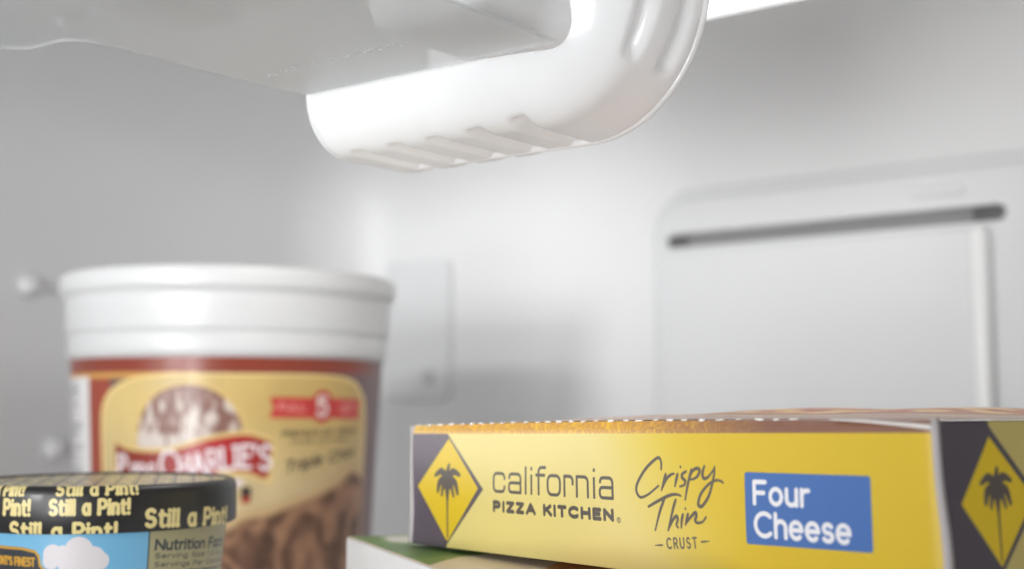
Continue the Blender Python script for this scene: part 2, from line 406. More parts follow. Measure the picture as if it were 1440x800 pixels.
link('slot_shade', box_me(dx(-0.271), dx(-0.252), -0.0165, -0.0150, cz-0.0040, cz+0.0048, 0.0006), mat('slot_shade_black', (0.12, 0.12, 0.12), 0.6), t)  # solid black blocks stand in for deep shade at the slot ends
link('slot_shade', box_me(dx(-0.5045), dx(-0.488), -0.0165, -0.0150, cz-0.0036, cz+0.0036, 0.0006), bpy.data.materials['slot_shade_black'], t)
link('inner_plate', raised(dx(-0.5050), dx(-0.2640), -0.28, cz-0.0090, 0.006, 0.0045, 0.0025, -0.022, name='inner'), M_panel, t)
link('rib', raised(dx(-0.2700), dx(-0.2580), -0.28, cz-0.0085, 0.0052, 0.0085, 0.0050, -0.0255, name='rib'), M_screw, t)
link('latch_bump', raised(dx(-0.312), dx(-0.274), 0.1390, 0.1460, 0.003, 0.0030, 0.0022, -0.022, name='lb'), M_panel, t)
tag(t, 'white raised air duct cover with a long dark slot on the back wall', 'duct cover')

# ceiling lamp lens
t = empty('ceiling_lamp', (-0.315, 0.62, Z1))
link('housing', box_me(-0.115, 0.115, -0.32, 0.095, -0.010, 0.002, 0.004), M_screw, t)
ml = bpy.data.materials.new('lamp_lens'); ml.use_nodes = True
pb = ml.node_tree.nodes['Principled BSDF']; pb.inputs['Emission Color'].default_value = (1, 0.99, 0.97, 1); pb.inputs['Emission Strength'].default_value = 5.0; pb.inputs['Base Color'].default_value = (.9, .9, .9, 1)
link('lens', box_me(-0.105, 0.09, -0.305, -0.16, -0.016, -0.0101, 0.003), ml, t)
me_ = bpy.data.materials.new('lamp_glow_strip'); me_.use_nodes = True
pb = me_.node_tree.nodes['Principled BSDF']; pb.inputs['Emission Color'].default_value = (1, 1, 1, 1); pb.inputs['Emission Strength'].default_value = 1.1; pb.inputs['Base Color'].default_value = (.9, .9, .9, 1)
link('glow_strip', box_me(-0.112, 0.09, 0.055, 0.088, -0.0135, -0.0101, 0.0015), me_, t)  # emissive strip added so the far end of the housing looks bright
tag(t, 'bright white lamp lens on the ceiling behind the bin', 'lamp')

# ------------------------------------------------------------------ translucent ice bin hanging above
K = 0.77
bx0, bx1, by0, by1, bz0, bz1 = -0.390*K, -0.2335*K, 0.360*K, 0.4365*K, 0.1068*K, 0.215
def sstep(a, b, x): q = min(max((x-a)/(b-a), 0), 1); return q*q*(3-2*q)
def bump_x(x, c, w): return max(0.0, 1-((x-c)/w)**2)
RIBX = [(-0.3765+0.0213*i)*K for i in range(5)]
def bin_pt(x, y, z, face):
    fx = sstep(bx1-0.075, bx1-0.02, x)
    rx = 0.040; ry0 = 0.016+0.006*fx; rz = 0.0175+0.026*fx; ry1 = 0.010+0.006*fx
    cx = min(x, bx1-rx); cyl_ = min(max(y, by0+ry0), by1-ry1); czz = max(z, bz0+rz)
    dx_, dy_, dz_ = (x-cx)/rx, (y-cyl_)/(ry0 if y < cyl_ else ry1), (z-czz)/rz
    n = math.sqrt(dx_**2+dy_**2+dz_**2)
    # distance to the flat box in the scaled cell, projected on the ellipsoid
    m_ = max(abs(dx_), abs(dy_), abs(dz_))
    if n > 1e-6:
        s_ = m_/n
        p = [cx+dx_*rx*s_, cyl_+dy_*(ry0 if y < cyl_ else ry1)*s_, czz+dz_*rz*s_]
    else: p = [x, y, z]
    nv = Vector((dx_/rx, dy_/ry0, dz_/rz)); nv = nv.normalized() if nv.length > 1e-6 else Vector((0, 0, -1))
    # pressed ribs in the floor
    d = 0.0
    if face == 'f':
        for rc in RIBX:
            a = abs(x-rc)
            k = math.exp(-(a/0.0030)**6)
            k *= sstep(by0+0.0105, by0+0.0145, y)*(1-sstep(by1-0.010, by1-0.004, y))
            d = max(d, 0.0032*k)
    if face in ('r', 'F'):
        if face == 'r':
            for yc in (by0+0.018, by0+0.036):
                k = math.exp(-((y-yc)/0.0038)**4)*sstep(bz0+0.002, bz0+0.014, z)*(1-sstep(bz0+0.056, bz0+0.060, z))
                d = max(d, 0.0036*k)
    q = Vector(p)-nv*d
    return q
def lattice(a0, a1, n): return [a0+(a1-a0)*i/n for i in range(n+1)]
xs = lattice(bx0, bx1, 150); ys = lattice(by0, by1, 64); zs = lattice(bz0, bz1, 90)
bm = bmesh.new(); cache = {}
def gv(x, y, z, face):
    q = bin_pt(x, y, z, face); k = (round(x, 6), round(y, 6), round(z, 6))
    if k not in cache: cache[k] = bm.verts.new(q)
    return cache[k]
def sheetf(A, B, mk, flip=False):
    for i in range(len(A)-1):
        for j in range(len(B)-1):
            vs = [mk(A[i], B[j]), mk(A[i+1], B[j]), mk(A[i+1], B[j+1]), mk(A[i], B[j+1])]
            if len(set(vs)) == 4:
                try: bm.faces.new(vs[::-1] if flip else vs)
                except ValueError: pass
sheetf(xs, zs, lambda a, b: gv(a, by0, b, 'F'))
sheetf(xs, ys, lambda a, b: gv(a, b, bz0, 'f'), True)
sheetf(ys, zs, lambda a, b: gv(bx1, a, b, 'r'))
sheetf(xs, zs, lambda a, b: gv(a, by1, b, 'b'), True)
bmesh.ops.recalc_face_normals(bm, faces=bm.faces[:])
for f in bm.faces: f.smooth = True
me = bpy.data.meshes.new('bin_shell'); bm.to_mesh(me); bm.free()
binr = empty('ice_bin', ((bx0+bx1)/2, (by0+by1)/2, bz0))
o = bpy.data.objects.new('shell', me); COL.objects.link(o)
sm_ = o.modifiers.new('s', 'SOLIDIFY'); sm_.thickness = 0.0016; sm_.offset = 0
apply_mods(o)
ctr = rrect(bx0-0.05, -0.2586*K, 0.1296*K, bz1+0.05, 0.0085, 10)
c = link('cutter', plate([[(x, y, z) for x, z in ctr] for y in (by0-0.02, by0+0.02)], 'c'), M_panel)
cm = bmesh.new(); cm.from_mesh(c.data); bmesh.ops.holes_fill(cm, edges=[e for e in cm.edges if e.is_boundary]); bmesh.ops.recalc_face_normals(cm, faces=cm.faces[:]); cm.to_mesh(c.data); cm.free()
bpy.context.view_layer.update()
boolean(o, c)
o.data.materials.clear(); o.data.materials.append(M_bin)
smooth(o.data, True)
o.parent = binr; o.matrix_parent_inverse = Matrix.Translation(-Vector(binr.location))
# rolled lip along the left open end
lip = []
for k in range(13):
    a = R(180+90*k/12)
    lip.append((by0+0.016+0.016*math.cos(a), bz0+0.0175+0.0175*math.sin(a)))
path = [(by0, 0.1296*K)]+lip+[(by1-0.012, bz0)]
cu = bpy.data.curves.new('lip', 'CURVE'); cu.dimensions = '3D'; cu.bevel_depth = 0.0013; cu.bevel_resolution = 3
sp = cu.splines.new('POLY'); sp.points.add(len(path)-1)
for q, (y, z) in zip(sp.points, path): q.co = (bx0+0.0006, y, z, 1)
oc = bpy.data.objects.new('lip_curve', cu); COL.objects.link(oc); bpy.context.view_layer.update()
me = bpy.data.meshes.new_from_object(oc.evaluated_get(bpy.context.evaluated_depsgraph_get())); bpy.data.objects.remove(oc)
me.materials.clear()
lo = link('lip', me, M_bin, binr); smooth(me); lo.location = -Vector(binr.location)
fl = [(bx0, bz0+0.0003)]+[(bx1-0.040+0.0405*math.sin(R(a)), bz0+0.0435-0.0437*math.cos(R(a))) for a in range(0, 91, 5)]+[(bx1+0.0005, bz1)]
cu = bpy.data.curves.new('fl', 'CURVE'); cu.dimensions = '3D'; cu.bevel_depth = 0.0012; cu.bevel_resolution = 3
sp = cu.splines.new('POLY'); sp.points.add(len(fl)-1)
for q, (x, z) in zip(sp.points, fl): q.co = (x, by1-0.013, z, 1)
oc = bpy.data.objects.new('fl_curve', cu); COL.objects.link(oc); bpy.context.view_layer.update()
me = bpy.data.meshes.new_from_object(oc.evaluated_get(bpy.context.evaluated_depsgraph_get())); bpy.data.objects.remove(oc)
me.materials.clear()
lo = link('rim', me, M_bin, binr); smooth(me); lo.location = -Vector(binr.location)
tag(binr, 'frosted white plastic ice bin with pressed ribs hanging under the ceiling', 'ice bin')

# clear tray sheet in front of the bin, wavy front edge
zt = 0.1296*K
edge = [(-0.390, 0.3605), (-0.3915, 0.33), (-0.3925, 0.305), (-0.3915, 0.278), (-0.3925, 0.263), (-0.396, 0.2545), (-0.403, 0.2505), (-0.412, 0.2500), (-0.419, 0.2490), (-0.424, 0.2455), (-0.4275, 0.240), (-0.432, 0.231), (-0.440, 0.220), (-0.455, 0.206), (-0.48, 0.19), (-0.52, 0.175)]
outl = [(x*K, y*K) for x, y in catmull(edge, 6)]+[(-0.40, 0.11), (-0.262*K, 0.11), (-0.262*K, 0.3605*K)]
rings = []
for dz in (0.0, 0.0010): rings.append([(x, y, zt+dz) for x, y in outl])
me = plate(rings, 'sheet'); bm = bmesh.new(); bm.from_mesh(me)
bmesh.ops.holes_fill(bm, edges=[e for e in bm.edges if e.is_boundary]); bmesh.ops.recalc_face_normals(bm, faces=bm.faces[:])
bmesh.ops.triangulate(bm, faces=[f for f in bm.faces if len(f.verts) > 4]); bm.to_mesh(me); bm.free(); smooth(me, False)
tray = empty('clear_tray', (-0.30, 0.15, zt))
so = link('sheet', me, M_sheet, tray); so.location = -Vector(tray.location)
# moulded marks, too faint to read, along the back of the tray
bm = bmesh.new()
for i in range(22):
    if i in (7, 8): continue
    x = (-0.3795+i*0.00335)*K; y = 0.3270*K+0.0006*math.sin(i*1.9)
    for k in range(2):
        wx, wy = (0.0005, 0.0024) if k == 0 else (0.0016, 0.0005)
        q = bmesh.ops.create_cube(bm, size=1)['verts']
        for v in q: v.co = Vector((x+v.co.x*wx+(0.0006*k), y+v.co.y*wy+(0.0010 if (i+k) % 3 else -0.0010)*k, zt-0.00003+v.co.z*0.0002))
me = bpy.data.meshes.new('marks'); bm.to_mesh(me); bm.free()
mo = link('moulded_marks', me, M_sheet, tray); mo.location = -Vector(tray.location)
tag(tray, 'clear grey plastic tray with a wavy edge in front of the frosted bin', 'tray')

# ice maker body above the tray
t = empty('ice_maker', (-0.42, 0.14, 0.135))
def o_(x): return x+0.42
link('housing', box_me(-0.04, 0.205, 0.0, 0.112, 0.0, 0.115, 0.012, 4), M_ice, t)
link('auger_tray', box_me(0.170, 0.213, 0.108, 0.168, -0.031, 0.035, 0.009, 4), M_ice, t)
d = link('dial', lathe([(0.024, 0), (0.024, -0.003), (0.022, -0.0045), (0.014, -0.0045), (0.013, -0.008), (0, -0.008)][::-1], 40), M_dial, t); d.location = (0.006, 0.170, 0.027)
link('motor_cover', box_me(-0.036, 0.095, 0.122, 0.205, 0.027, 0.112, 0.010, 3), M_ice, t)
link('post', box_me(-0.052, -0.042, 0.150, 0.162, 0.022, 0.110, 0.004), M_screw, t)
tag(t, 'grey ice maker housing seen through the clear tray', 'ice maker')

# ------------------------------------------------------------------ big ice cream tub
RL = 98.0; A = R(1)*RL      # arc millimetres per degree
cv = Canvas(-180*A, 180*A, -125, 28, 3.2, (112, 84, 84))
P = lambda ang, z: (ang*A, z)
cv.rect(-180*A, -84*A, -125, 28, (162, 72, 50))
cv.rect(-180*A, 40*A, 18.6, 28, (142, 62, 44))
for k in range(24):   # band fades to purple-brown on the right as printed
    cv.rect((10+k)*A, (11.1+k)*A, 18.6, 28, tuple(int(a+(b-a)*k/23) for a, b in zip((142, 62, 44), (112, 84, 84))))
cv.rect(-150*A, -50*A, 15.4, 18.6, (214, 160, 84))
cv.rect(34*A, 180*A, -125, 28, (104, 78, 80))
# barcode strip
cv.rect(-124*A, -96.5*A, -60, 16.4, (236, 234, 232))
zz = 13.0
while zz > -55:
    b_ = random.choice([0.5, 0.9, 1.4]); 
    cv.rect(-119*A, (-106+random.choice([0, 0, 3]))*A, zz-b_, zz, (150, 148, 152)); zz -= b_+random.choice([0.7, 1.2, 2.6])
# cream panel
frame = [(-87.6, -125), (-88.7, -52.8), (-89.3, -12.6), (-87.8, 1.6), (-83.1, 9.7), (-75.6, 15.0), (-66, 17.4), (-54.8, 18.0), (-31.8, 18.0), (-6.0, 17.8), (7.9, 15.6), (14.7, 9.2), (19.2, -4.8), (20.5, -56.5), (20.7, -125)]
def creamy(X, Z):
    t = np.clip((X/A+86)/106, 0, 1)[..., None]; n = fnoise(X+700, Z*0.5+300, 0.05, 4, 3)[..., None]
    c = np.array([218, 192, 128])*(1-t)+np.array([198, 164, 96])*t
    lo = np.clip((-Z-5)/45, 0, 1)[..., None]
    c = c*(1-lo*0.7)+np.array([206, 188, 152])*lo*0.7
    return ((c*(0.93+0.14*n))/255).astype(np.float32)
FR = catmull([P(*q) for q in frame], 4)
cv.poly([(x*1.0, z+0.0) for x, z in FR], (238, 208, 140))
cv.poly([((x+33*A)*0.972-33*A, z-1.6) for x, z in FR], creamy)
# oval picture with mottled cream figures on brown
ell_ = [P(q[0], q[1]) for q in [(-72.2, -30), (-71.6, -12.4), (-68.3, -0.4), (-62.0, 8.4), (-52.9, 11.5), (-44.3, 7.6), (-38.3, -1.4), (-35.1, -11.3), (-34.2, -20)]]
def mottled(X, Z):
    n = fnoise(X*1.2+900, Z*0.6+400, 0.24, 3, 11); n2 = fnoise(X+500, Z+100, 0.07, 2, 21)
    t = np.clip((n*1.1+n2*0.5-(Z+8)*0.012-0.66)*3.0, 0, 1)[..., None]
    return ((np.array([138, 98, 86])*(1-t)+np.array([218, 204, 194])*t)/255).astype(np.float32)
E_ = catmull(ell_, 5); cxm = -53*A
cv.poly([((x-cxm)*1.07+cxm, (z+8)*1.07-8) for x, z in E_], (222, 190, 120)); cv.poly(E_, mottled)
# chocolate ice cream picture
ch = [P(*q) for q in [(-75, -76), (-50, -72), (-38.1, -66), (-34.3, -61.8), (-23.8, -58.4), (-13.8, -53.1), (-5.3, -48.9), (4.6, -43.1), (9, -39), (12.8, -36.6), (16, -38.5), (19.3, -41.4), (20.3, -56.6)]]
def choc(X, Z):
    u = X/A; wx = fnoise(X+600, Z+400, 0.035, 3, 5)*7; th = fnoise(X+200, Z+900, 0.02, 2, 9)*3.0
    s = np.sin((X*np.cos(th)*0.16+(Z)*np.sin(th)*0.22)+wx*2.0); s2 = np.sin((X*0.24-Z*0.12)+wx*2.5)
    t = np.clip(0.52+0.34*s+0.12*s2+0.5*(fnoise(X+50, Z+700, 0.12, 3, 8)-0.5), 0, 1)[..., None]
    return ((np.array([78, 52, 38])*(1-t)+np.array([164, 122, 92])*t)/255).astype(np.float32)
cv.poly(catmull(ch, 4)+[P(20.6, -125), P(-80, -125)], (196, 158, 112), soft=10.0)
cv.poly([(x, z-4) for x, z in catmull(ch, 4)]+[P(20.4, -125), P(-78, -125)], choc, soft=3.5)
# ribbon and name
rt = catmull([P(*q) for q in [(-81.7, -21.3), (-76.2, -25.2), (-66.5, -26.6), (-57.8, -25.3), (-49.6, -21.0), (-40.6, -17.9), (-32.6, -17.1), (-24.7, -21.3)]], 6)
rb = catmull([P(*q) for q in [(-24.9, -30.5), (-26.4, -41.2), (-32.3, -37.8), (-40.3, -37.0), (-47.1, -39.5), (-56.3, -43.6), (-66.2, -45.0), (-81.5, -43.5)]], 6)
rib_ = rt+rb
def off(pl, d): return [(x, z+d) for x, z in pl]
cv.poly(off(rt, 2.6)+[(P(-23.2, -21)[0], -22), (P(-24.6, -43)[0], -45.5)]+off(rb[6:], -2.2)+[P(-83, -42)], (226, 196, 128))
def ribc(X, Z):
    t = np.clip(1-np.abs(X/A+44)/30, 0, 1)[..., None]
    return ((np.array([140, 52, 38])*(1-t)+np.array([186, 36, 40])*t)/255).astype(np.float32)
cv.poly(rib_, ribc)
WH = (240, 232, 234)
text(cv, 'P', P(-80.2, -38.2), 9.6, 2.2, WH, slab=True); text(cv, 'apa', P(-74.6, -38.6), 7.4, 1.6, WH, fit=15.5, gap=.3, slab=False)
xx = -62.6
for ch_, cap_, w_, zb, an in (('C', 14.5, 10.2, -40.6, 4), ('H', 10.5, 6.3, -39.6, 6), ('A', 11, 7.2, -38.6, 7), ('R', 11.5, 6.2, -37.2, 7), ('L', 11.8, 5.4, -36.0, 5), ('I', 12, 1.0, -35.0, 3), ('E', 12, 5.6, -34.8, 0), ("'", 12, 1.0, -34.8, 0), ('S', 13, 7.0, -35.8, -4)):
    w_ *= 0.90; text(cv, ch_, P(xx, zb), cap_, 2.3, WH, fit=w_ if G[ch_][0] > 0 else None, ang=an, slab=True); xx += (w_+2.45)/A if ch_ != "'" else 1.6
cv.ell(-36.5*A, -43.6, 4.2, 2.4, (228, 214, 210))
cv.rect(-35*A, -31.5*A, -52, -46, (60, 50, 44)); cv.ell(-33.2*A, -53.2, 3, 2.2, (170, 60, 40))
# red badge
RB = (202, 62, 58)
cv.poly([P(-26, 4.6), P(14.8, 3.4), P(13.6, -2.2), P(14.9, -8.2), P(-25.9, -7.2), P(-24.6, -1.4)], RB); cv.ell(-5.5*A, -0.9, 8.4, 9.6, RB); cv.ell(-5.5*A, -0.9, 7.4, 8.6, (190, 56, 52))
text(cv, '5', (-5.5*A-3.6, -6.0), 10.4, 2.3, (240, 222, 214), sx=1.15)
text(cv, 'FULL', (-22.6*A, -3.2), 3.9, 0.9, (236, 170, 160), fit=17); text(cv, 'QT', (3.4*A, -4.0), 3.9, 0.9, (236, 170, 160), fit=11)
# small dark captions
DK = (74, 66, 46)
text(cv, 'PREMIUM ICE CREAM', P(-21, -18.0), 2.9, 0.7, DK, fit=34*A, ang=1.2); text(cv, 'MADE WITH REAL', P(-17.5, -22.2), 2.2, 0.6, (110, 98, 70), fit=26*A, ang=1.0)
text(cv, 'Triple', P(-19.6, -38.6), 5.8, 1.25, (64, 52, 42), fit=15*A, ang=10, slant=.35); text(cv, 'Choc', P(-1.5, -33.6), 5.4, 1.2, (64, 52, 42), fit=14*A, ang=9, slant=.35)
M_label = mat('tub_label_print', rough=0.34, bump=0.03, bscale=400, img=cv.image('tub_label'), coat=0.2)

tx, ty = -0.6405, 0.5275
tub = empty('ice_cream_tub', (tx, ty, -0.128))
o = link('tub_wall', lathe([(0.0, 0.0005), (0.086, 0.0005), (0.0885, 0.004), (0.0952, 0.150), (0.0970, 0.158), (0.0978, 0.172), (0.0978, 0.178)], 96), M_ctop, tub)
def labp(n=40):
    return [(0.0885+(0.0968-0.0885)*k/n, 0.006+(0.1551-0.006)*k/n) for k in range(n+1)]
link('label', lathe(labp(), 128, uvz=(0.128-0.125, 0.128+0.028)), M_label, tub)
lid = [(0.0, 0.2025), (0.092, 0.2025), (0.0955, 0.2040), (0.098, 0.2066), (0.1020, 0.2068), (0.1040, 0.2058), (0.1047, 0.2035), (0.1047, 0.1965), (0.1041, 0.1945), (0.1020, 0.1936), (0.1013, 0.1925), (0.1010, 0.1900), (0.1003, 0.1725), (0.0999, 0.1706), (0.0985, 0.1700), (0.0980, 0.170)]
link('lid', lathe(lid[::-1], 128), M_ctop, tub)
link('band', lathe([(0.0975, 0.1560), (0.0986, 0.1566), (0.0989, 0.160), (0.0990, 0.1685), (0.0984, 0.170)], 96), M_ctop, tub)
tag(tub, 'large white plastic ice cream tub with a brown and cream chocolate label and red ribbon', 'tub')

# ------------------------------------------------------------------ pint with black lid
RP = 48.0; AP = R(1)*RP
cv = Canvas(-180*AP, 180*AP, -43, -25, 9, (30, 28, 28))
TC = (226, 208, 142)
def still(ang, z, w, cap, tilt=0.0, wt=0.95): text(cv, 'Still a Pint!', (ang*AP, z-0.2), cap*1.02, wt*1.35, TC, fit=w, ang=tilt, slab=True, gap=.34)
still(-54.2, -35.7, 30*AP, 4.5, 0.0); still(-93.5, -35.9, 30.5*AP, 4.6, 0.0); still(-17.2, -40.3, 45*AP, 5.3, -2.5, 1.1)
still(-71, -43.6, 42*AP, 4.9, -0.3, 1.0); still(-90, -30.0, 24*AP, 3.6, 1.5, 0.8); still(-52, -29.4, 31*AP, 3.7, 0.2, 0.8); still(60, -36, 31*AP, 4.5)
still(100, -33, 31*AP, 4.5); still(145, -38, 31*AP, 4.5); still(-140, -36, 31*AP, 4.5)
M_lid = mat('pint_lid_print', rough=0.40, bump=0.04, bscale=300, img=cv.image('pint_lid'), coat=0.15)
cv = Canvas(-49, 49, -49, 49, 9, (32, 30, 30))
for j, zr in enumerate(np.arange(-46, 47, 6.6)):
    for i in range(4):
        text(cv, 'Still a Pint!', (-62+i*30+(j % 2)*14, zr), 4.9, 1.15, TC, fit=25, slab=True, gap=.3)
M_lidtop = mat('pint_lid_top_print', rough=0.3, bump=0.04, bscale=300, img=cv.image('pint_lid_top'), coat=0.2)
AB = R(1)*44.5
cv = Canvas(-180*AB, 180*AB, -128, -38, 8, (112, 176, 212))
cv.rect(-13.6*AB, 45*AB, -128, -38, (166, 158, 118)); cv.rect(-14.2*AB, -13.5*AB, -128, -38, (64, 74, 78))
cv.rect(45*AB, 70*AB, -128, -38, (60, 90, 60))
NF = (48, 56, 60)
text(cv, 'Nutrition Facts', (-10.6*AB, -48.9), 3.2, 0.85, NF, fit=51*AB, ang=-3.2)
for k, s_ in enumerate(['Serving Size 1 2 Cup', 'Servings Per Container', 'Amount Per Serving', 'Calories', 'Total Fat']):
    s_ = ''.join(c for c in s_ if c in G)
    text(cv, s_, (-10.6*AB, -51.8-2.9*k), 1.5, 0.42, (96, 96, 80), fit=(8+2.1*len(s_))*AB, ang=-3.2)
for z in (-56.4, -61.5, -66): cv.stroke([(-11*AB, z), (44*AB, z-2.4)], 0.35, NF)
# cloud
CL = (214, 208, 210)
for a_, z_, r_ in ((-54.5, -49.4, 3.4), (-50.2, -48.9, 2.6), (-43.5, -48.2, 4.7), (-37.5, -50.6, 3.9), (-34.6, -51.6, 3.0), (-47, -51.5, 4.5), (-41, -53.0, 4.5), (-55.5, -51.5, 2.8)):
    cv.ell(a_*AB, z_, r_, r_, CL)
# gold outlined name board
GD = (196, 146, 44); DB = (46, 50, 58)
bl = [(-100, -47.0), (-80.9, -46.9), (-68.9, -47.1), (-62.6, -48.0), (-61.0, -49.4), (-60.4, -52.6), (-58.5, -54.0), (-46.2, -56.2), (-30, -58.0)]
BLp = [(a_*AB, z_) for a_, z_ in bl]
cv.poly(BLp+[(-30*AB, -75), (-100*AB, -75)], DB); cv.stroke([(x, z-0.5) for x, z in BLp], 0.9, GD)
text(cv, "MONT'S FINEST", (-86*AB, -52.9), 2.5, 0.75, GD, fit=23*AB, ang=-1.0)
text(cv, 'ICE CREAM', (-86*AB, -60.5), 4.2, 1.2, (226, 224, 220), fit=42*AB, ang=-2.0, slab=True)
M_pint = mat('pint_print', rough=0.34, bump=0.04, bscale=300, img=cv.image('pint_body'), coat=0.2)
pt = empty('ice_cream_pint', (-0.408, 0.278, -0.128))
zb = 0.128
body_p = [(0.0, 0.001), (0.036, 0.001), (0.0368, 0.0)]+[(0.0368+(0.0447-0.0368)*k/20, 0.002+(0.0865-0.002)*k/20) for k in range(21)]
link('cup', lathe(body_p, 96, uvz=(zb-0.128, zb-0.038)), M_pint, pt)
lidside = [(0.0456, zb-0.0423), (0.0476, zb-0.0424), (0.0481, zb-0.0418), (0.0481, zb-0.0340), (0.0480, zb-0.0300), (0.0478, zb-0.0285), (0.0470, zb-0.0273), (0.0458, zb-0.0268), (0.0446, zb-0.0271), (0.0440, zb-0.0280)]
lt = link('lid', lathe(lidside, 128, uvz=(zb-0.043, zb-0.025)), M_lid, pt)
def disc(u, v):
    r = 0.0442*(1-v); a = R(360*u); return (r*math.cos(a), r*math.sin(a), zb-0.0275)
me = grid(disc, 96, 6, uvf=lambda u, v: (0.5+0.0442*(1-v)*math.cos(R(360*u+38))/0.098, 0.5+0.0442*(1-v)*math.sin(R(360*u+38))/0.098))
link('lid_top', me, M_lidtop, lt)
tag(pt, 'small ice cream pint with a black lid reading Still a Pint and sky blue side', 'pint carton')

# ------------------------------------------------------------------ yellow pizza box
FW, FH = 219.3, 42.0
cv = Canvas(0, FW, -FH, 0, 11, (216, 182, 5))
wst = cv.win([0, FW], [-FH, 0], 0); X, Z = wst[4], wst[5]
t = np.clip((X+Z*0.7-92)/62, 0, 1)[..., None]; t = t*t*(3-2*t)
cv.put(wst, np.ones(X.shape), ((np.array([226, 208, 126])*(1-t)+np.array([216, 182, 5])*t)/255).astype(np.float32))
INK = (84, 74, 66); PAN = (88, 76, 88)
# printed panel and diamond
cv.poly([(-1, 0), (-1, -43), (21.8, -43), (21.9, -41.2), (44.2, -21.4), (22.6, -3.0), (22.4, 0)], PAN)
YD = (224, 190, 14)
cv.poly([(3.7, -21.5), (23.4, -4.6), (41.2, -21.2), (23.0, -39.4), (21.8, -39.5)], YD)
def palm(cv, bx, bz, s, col, sx=1.0):
    q = lambda pts: [(bx+x*s*sx, bz+z*s) for x, z in pts]
    cv.poly(q([(-.35, -16.8), (.35, -16.8), (.5, -4), (1.5, 1.2), (-1.5, 1.2), (-.5, -4)]), col)
    cv.ell(bx, bz+3.2*s, 3.6*s*sx, 3.0*s, col)
    for pts, w in (([(0, 3), (.1, 6), (1.0, 8.8)], 3.4), ([(0, 3), (-3.2, 6.4), (-7.0, 5.0)], 3.6), ([(0, 3), (3.2, 6.4), (7.0, 5.4)], 3.6), ([(0, 3), (-4.2, 2.8), (-5.6, -.6)], 3.8), ([(0, 3), (4.2, 2.8), (6.0, -1.0)], 3.8), ([(0, 2), (-2.4, 1), (-3.2, -2.0)], 2.8), ([(0, 2), (2.4, 1), (3.6, -2.0)], 2.8)):
        pl = catmull(pts, 6); n = len(pl)
        for k in range(n-1): cv.stroke(q(pl[k:k+2]), w*s*(1-0.72*k/n), col)
palm(cv, 22.6, -22.3, 0.98, INK, 1.08)
# top wrap strip, orange to brown picture
wst = cv.win([0, FW], [-2.9, 0], 0)
X, Z = wst[4], wst[5]
n = fnoise(X*3+300, Z*3+300, 0.6, 3, 2)[..., None]; t = np.clip((X-110)/60, 0, 1)[..., None]; t0 = np.clip(X/30, 0, 1)[..., None]
cc = (np.array([216, 160, 72])*(1-t)+np.array([136, 92, 72])*t); cc = cc*t0+np.array([214, 176, 104])*(1-t0)
cc2 = np.array([238, 196, 40]); k_ = np.clip((n-0.45)*2, 0, 0.7)*(1-t); cc = cc*(1-k_)+cc2*k_
cc = cc*(0.92+0.16*n)/255
cv.put(wst, (Z > -2.9).astype(np.float32), cc.astype(np.float32))
# california: squared light letters drawn as strokes
def sq(x0, x1, z0, z1, r=1.6, a=0, b=360):
    return [(x, z) for x, z in rrect(x0, x1, z0, z1, r, 5)]
b_, xh, asc = -21.75, -15.9, -13.5; lw = 0.96
def cst(p): cv.stroke(p, lw, INK, True)
def letter_a(x0, x1):
    cst([(x0+.1, xh-1.6)]+catmull([(x0+.1, xh-1.1), (x0+.5, xh-.25), (x0+1.6, xh)], 4)+[(x1-1.6, xh)]+arc(x1-1.5, xh-1.5, 1.5, 1.5, 90, 0, 6)+[(x1, b_-.4)])
    m = (xh+b_)/2+.1; q = rrect(x0-.1, x1+1.2, b_, m, 1.2, 5); cst([p for p in q if p[0] <= x1]+[q[0]] if False else [(x1, m)]+arc(x0+1.1, m-1.2, 1.2, 1.2, 90, 180, 5)+arc(x0+1.1, b_+1.2, 1.2, 1.2, 180, 270, 5)+[(x1, b_)])
cst([(56.4, xh-2.0)]+arc(54.9, xh-1.5, 1.5, 1.5, 0, 90, 6)+arc(51.9, xh-1.6, 1.6, 1.6, 90, 180, 6)+arc(51.9, b_+1.6, 1.6, 1.6, 180, 270, 6)+arc(54.9, b_+1.5, 1.5, 1.5, 270, 360, 6)+[(56.4, b_+2.0)])
letter_a(59.0, 65.2)
cst([(68.0, asc+.1), (68.0, b_-.4)])
cst([(71.0, xh+.1), (71.0, b_-.4)]); cst([(71.0, asc), (71.0, asc-1.0)])
cst([(78.6, asc)]+arc(76.4, asc-1.3, 1.6, 1.3, 90, 180, 6)+[(74.8, b_-.4)]); cst([(73.2, xh), (78.2, xh)])
o4 = rrect(79.5, 85.7, b_, xh, 1.9, 6); cv.stroke(o4+[o4[0]], lw, INK)
cst([(87.9, xh+.4), (87.9, b_-.4)]); cst([(87.9, xh)]+arc(90.4, xh-1.4, 1.5, 1.4, 90, 0, 6)+[(91.9, xh-2.6)])
cst([(93.9, xh+.4), (93.9, b_-.4)]); cst([(93.9, xh)]+[(97.4, xh)]+arc(97.5, xh-1.6, 1.6, 1.6, 90, 0, 6)+[(99.1, b_-.4)])
cst([(102.0, xh+.1), (102.0, b_-.4)]); cst([(102.0, asc+.2), (102.0, asc-.8)])
letter_a(104.7, 110.3)
# PIZZA KITCHEN bold
def bold(s, x0, x1): text(cv, s, (x0+.5, -27.95), 2.65, 1.22, INK, fit=x1-x0-1.0, butt=False, gap=.42)
bold('PIZZA', 49.9, 73.0); bold('KITCHEN', 77.0, 110.4)
cv.stroke([(112.6+.75*math.cos(t), -27.9+.75*math.sin(t)) for t in np.linspace(0, 2*math.pi, 20)], 0.22, INK); text(cv, 'R', (112.3, -28.3), 0.8, 0.18, INK)
